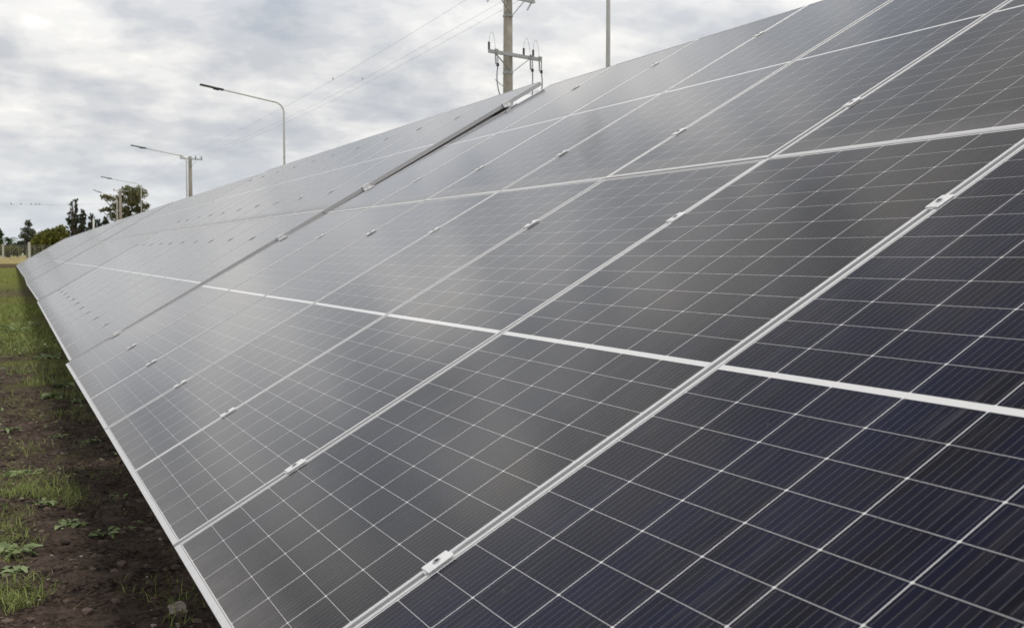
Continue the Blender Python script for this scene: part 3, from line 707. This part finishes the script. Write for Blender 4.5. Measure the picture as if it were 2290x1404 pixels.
# grass: blades nobody could count
rng = random.Random(77); bm = bmesh.new(); bd = bmesh.new()
def blade(b_, p, h, w_, rng):
    an = rng.uniform(0, 6.28); d = Vector((math.cos(an), math.sin(an), 0)); s = Vector((-d.y, d.x, 0)) * w_; ln = rng.uniform(0.2, 1.7) * h; h *= rng.uniform(0.35, 1.0)
    v = [b_.verts.new(p - s), b_.verts.new(p + s), b_.verts.new(p + d * ln * 0.4 + s * 0.7 + Vector((0, 0, h * 0.65))), b_.verts.new(p + d * ln * 0.4 - s * 0.7 + Vector((0, 0, h * 0.65))), b_.verts.new(p + d * ln + Vector((0, 0, h * 0.9)))]
    b_.faces.new((v[0], v[1], v[2], v[3])); b_.faces.new((v[3], v[2], v[4]))
PATCH = [(20, 1105, 0.16, 170, 0.08), (25, 1150, 0.14, 150, 0.07), (45, 1215, 0.13, 120, 0.06), (12, 1250, 0.10, 110, 0.06), (70, 1310, 0.12, 90, 0.06), (10, 1330, 0.1, 120, 0.07), (75, 1090, 0.2, 160, 0.07), (150, 1100, 0.14, 90, 0.06), (30, 1010, 0.3, 160, 0.07), (10, 900, 0.5, 130, 0.06), (105, 1100, 0.22, 260, 0.10), (135, 1118, 0.16, 160, 0.09), (60, 1110, 0.16, 130, 0.08), (40, 1335, 0.13, 200, 0.08), (15, 1350, 0.10, 120, 0.07), (8, 1180, 0.14, 110, 0.09), (15, 1200, 0.12, 90, 0.08),
         (200, 1120, 0.18, 60, 0.05), (110, 930, 0.25, 70, 0.07), (395, 1385, 0.08, 40, 0.09), (370, 1330, 0.14, 35, 0.08), (430, 1340, 0.12, 30, 0.08), (330, 1310, 0.15, 30, 0.06), (250, 1060, 0.15, 40, 0.06), (100, 1005, 0.3, 60, 0.06), (30, 1060, 0.25, 120, 0.09), (80, 1070, 0.25, 90, 0.08),
         (140, 850, 0.5, 420, 0.14), (165, 880, 0.35, 220, 0.12), (120, 830, 0.6, 420, 0.16), (100, 780, 0.9, 560, 0.2), (90, 740, 1.2, 620, 0.2), (190, 930, 0.25, 120, 0.09), (20, 760, 1.3, 420, 0.16), (60, 700, 2.0, 700, 0.22), (20, 690, 2.2, 600, 0.2)]
for (px, py, rad, n, h) in PATCH:
    c = ground_at(px, py)
    for _ in range(n):
        a = rng.uniform(0, 6.28); q = rad * math.sqrt(rng.random()); x, y = c.x + math.cos(a) * q, c.y + math.sin(a) * q * 1.3
        z = (relief(x, y) if 2.4 < y < 24 and x < 1.2 else gz(y)) - 0.004
        f = max(1.0, (y + 1) / 9.0)
        blade(bm, Vector((x, y, z)), h * rng.uniform(0.4, 1.2), 0.0022 * f, rng)
for _ in range(4200):                       # turf farther along the row
    px, py = rng.uniform(-10, 150), 600 + 170 * rng.random() ** 0.8
    c = ground_at(px, py)
    if c.x > 0.4 or c.y > 100 or noise.noise((c.x * 0.9, c.y * 0.22, 6.1)) < -0.12: continue
    blade(bm, Vector((c.x, c.y, (relief(c.x, c.y) if c.y < 24 else gz(c.y)) - 0.004)), rng.uniform(0.05, 0.17), 0.0026 * max(1, c.y / 9), rng)
for _ in range(2600):                       # thin scatter over the soil strip
    x, y = rng.uniform(-2.6, 0.9), 3.5 + 14 * rng.random() ** 1.3
    if noise.noise((x * 1.1, y * 0.8, 3.3)) + 0.02 * (y - 8) < 0.08: continue
    blade(bm, Vector((x, y, relief(x, y) - 0.004)), rng.uniform(0.02, 0.07), 0.0022 * max(1, y / 9), rng)
o = obj('grass', bm, M_GRASS); tag(o, 'green grass blades growing in tufts on the soil', 'grass', None, 'stuff')
for _ in range(2600):                       # dry straw lying on the soil
    x, y = rng.uniform(-2.4, 0.9), 3.6 + 9 * rng.random()
    if noise.noise((x * 1.4, y * 1.4, 8.3)) < -0.05: continue
    a = rng.uniform(0, 6.28); l = rng.uniform(0.02, 0.09); d = Vector((math.cos(a), math.sin(a), rng.uniform(-0.1, 0.25))) * l; s = Vector((-math.sin(a), math.cos(a), 0)) * 0.0013
    p = Vector((x, y, relief(x, y) + 0.004)); bd.faces.new((bd.verts.new(p - s), bd.verts.new(p + s), bd.verts.new(p + d + s), bd.verts.new(p + d - s)))
o = obj('straw', bd, M_STRAW); tag(o, 'dry straw and stalks scattered on the soil', 'straw', None, 'stuff')
bl = bmesh.new()                            # seedlings: a low scatter of small leaves between the larger weeds
for _ in range(5200):
    x, y = rng.uniform(-2.6, 0.8), 3.6 + 20 * rng.random() ** 1.5
    if noise.noise((x * 0.9, y * 0.55, 12.3)) + 0.35 * noise.noise((x * 3.1, y * 3.1, 4.4)) + 0.012 * (y - 6) < 0.13: continue
    if rng.random() < 0.5 and x > -0.35 + 0.0 * y: continue
    r = rng.uniform(0.010, 0.030) * max(1.0, y / 9); an = rng.uniform(0, 6.28); d = Vector((math.cos(an), math.sin(an), rng.uniform(0.0, 0.6))).normalized(); sd = Vector((-math.sin(an), math.cos(an), rng.uniform(-0.3, 0.3)))
    p = Vector((x, y, (relief(x, y) if y < 24 else gz(y)) + rng.uniform(0.004, 0.045)))
    bl.faces.new([bl.verts.new(q) for q in (p, p + d * r * 0.5 + sd * r * 0.42, p + d * r * 1.1 + sd * r * 0.25, p + d * r * 1.4, p + d * r * 1.1 - sd * r * 0.25, p + d * r * 0.5 - sd * r * 0.42)])
o = obj('seedlings', bl, M_WEED); tag(o, 'tiny green seedlings scattered low over the soil', 'weeds', None, 'stuff')
def stone_bm(r, seed, sub=2):
    bm = bmesh.new(); bmesh.ops.create_icosphere(bm, subdivisions=sub, radius=r)
    for v in bm.verts:
        n = noise.noise(v.co * (1.6 / r) + Vector((seed, 0, 0))); v.co *= 1 + 0.35 * n; v.co.z *= 0.75
    return bm
o = obj('stone', stone_bm(0.042, 3.0, 3), M_STONE); p = put(o, 397, 1368); o.location.z += 0.015
tag(o, 'pale angular stone lying in the shade close to the array edge', 'stone')
bm = bmesh.new()
for _ in range(650):
    x, y = rng.uniform(-2.4, 0.9), 3.4 + 8 * rng.random(); r = 0.003 + 0.011 * rng.random() ** 3
    t0 = len(bm.verts); rr = bmesh.ops.create_icosphere(bm, subdivisions=1, radius=r); c = Vector((x, y, relief(x, y) + r * 0.2))
    for v in rr['verts']: v.co = Vector((v.co.x * rng.uniform(0.7, 1.3), v.co.y * rng.uniform(0.7, 1.3), v.co.z * 0.7)) + c
o = obj('pebbles', bm, M_STONE); tag(o, 'small pale pebbles and soil crumbs strewn over the ground', 'pebbles', None, 'stuff')
bm = bmesh.new()
M_CLOD = leaf_mat('soil_clod', (0.028, 0.019, 0.014), (0.17, 0.125, 0.098), 0.95, 0.0)
for _ in range(2800):
    x, y = rng.uniform(-2.4, 0.9), 3.4 + 9 * rng.random() ** 1.2; r = 0.004 + 0.028 * rng.random() ** 2.3
    rr = bmesh.ops.create_icosphere(bm, subdivisions=1, radius=r); c = Vector((x, y, relief(x, y)))
    for v in rr['verts']: v.co = Vector((v.co.x * rng.uniform(0.7, 1.3), v.co.y * rng.uniform(0.7, 1.3), v.co.z * 0.7)) + c
o = obj('soil_clods', bm, M_CLOD); tag(o, 'dark clods of loose soil on the ground', 'soil', None, 'stuff')
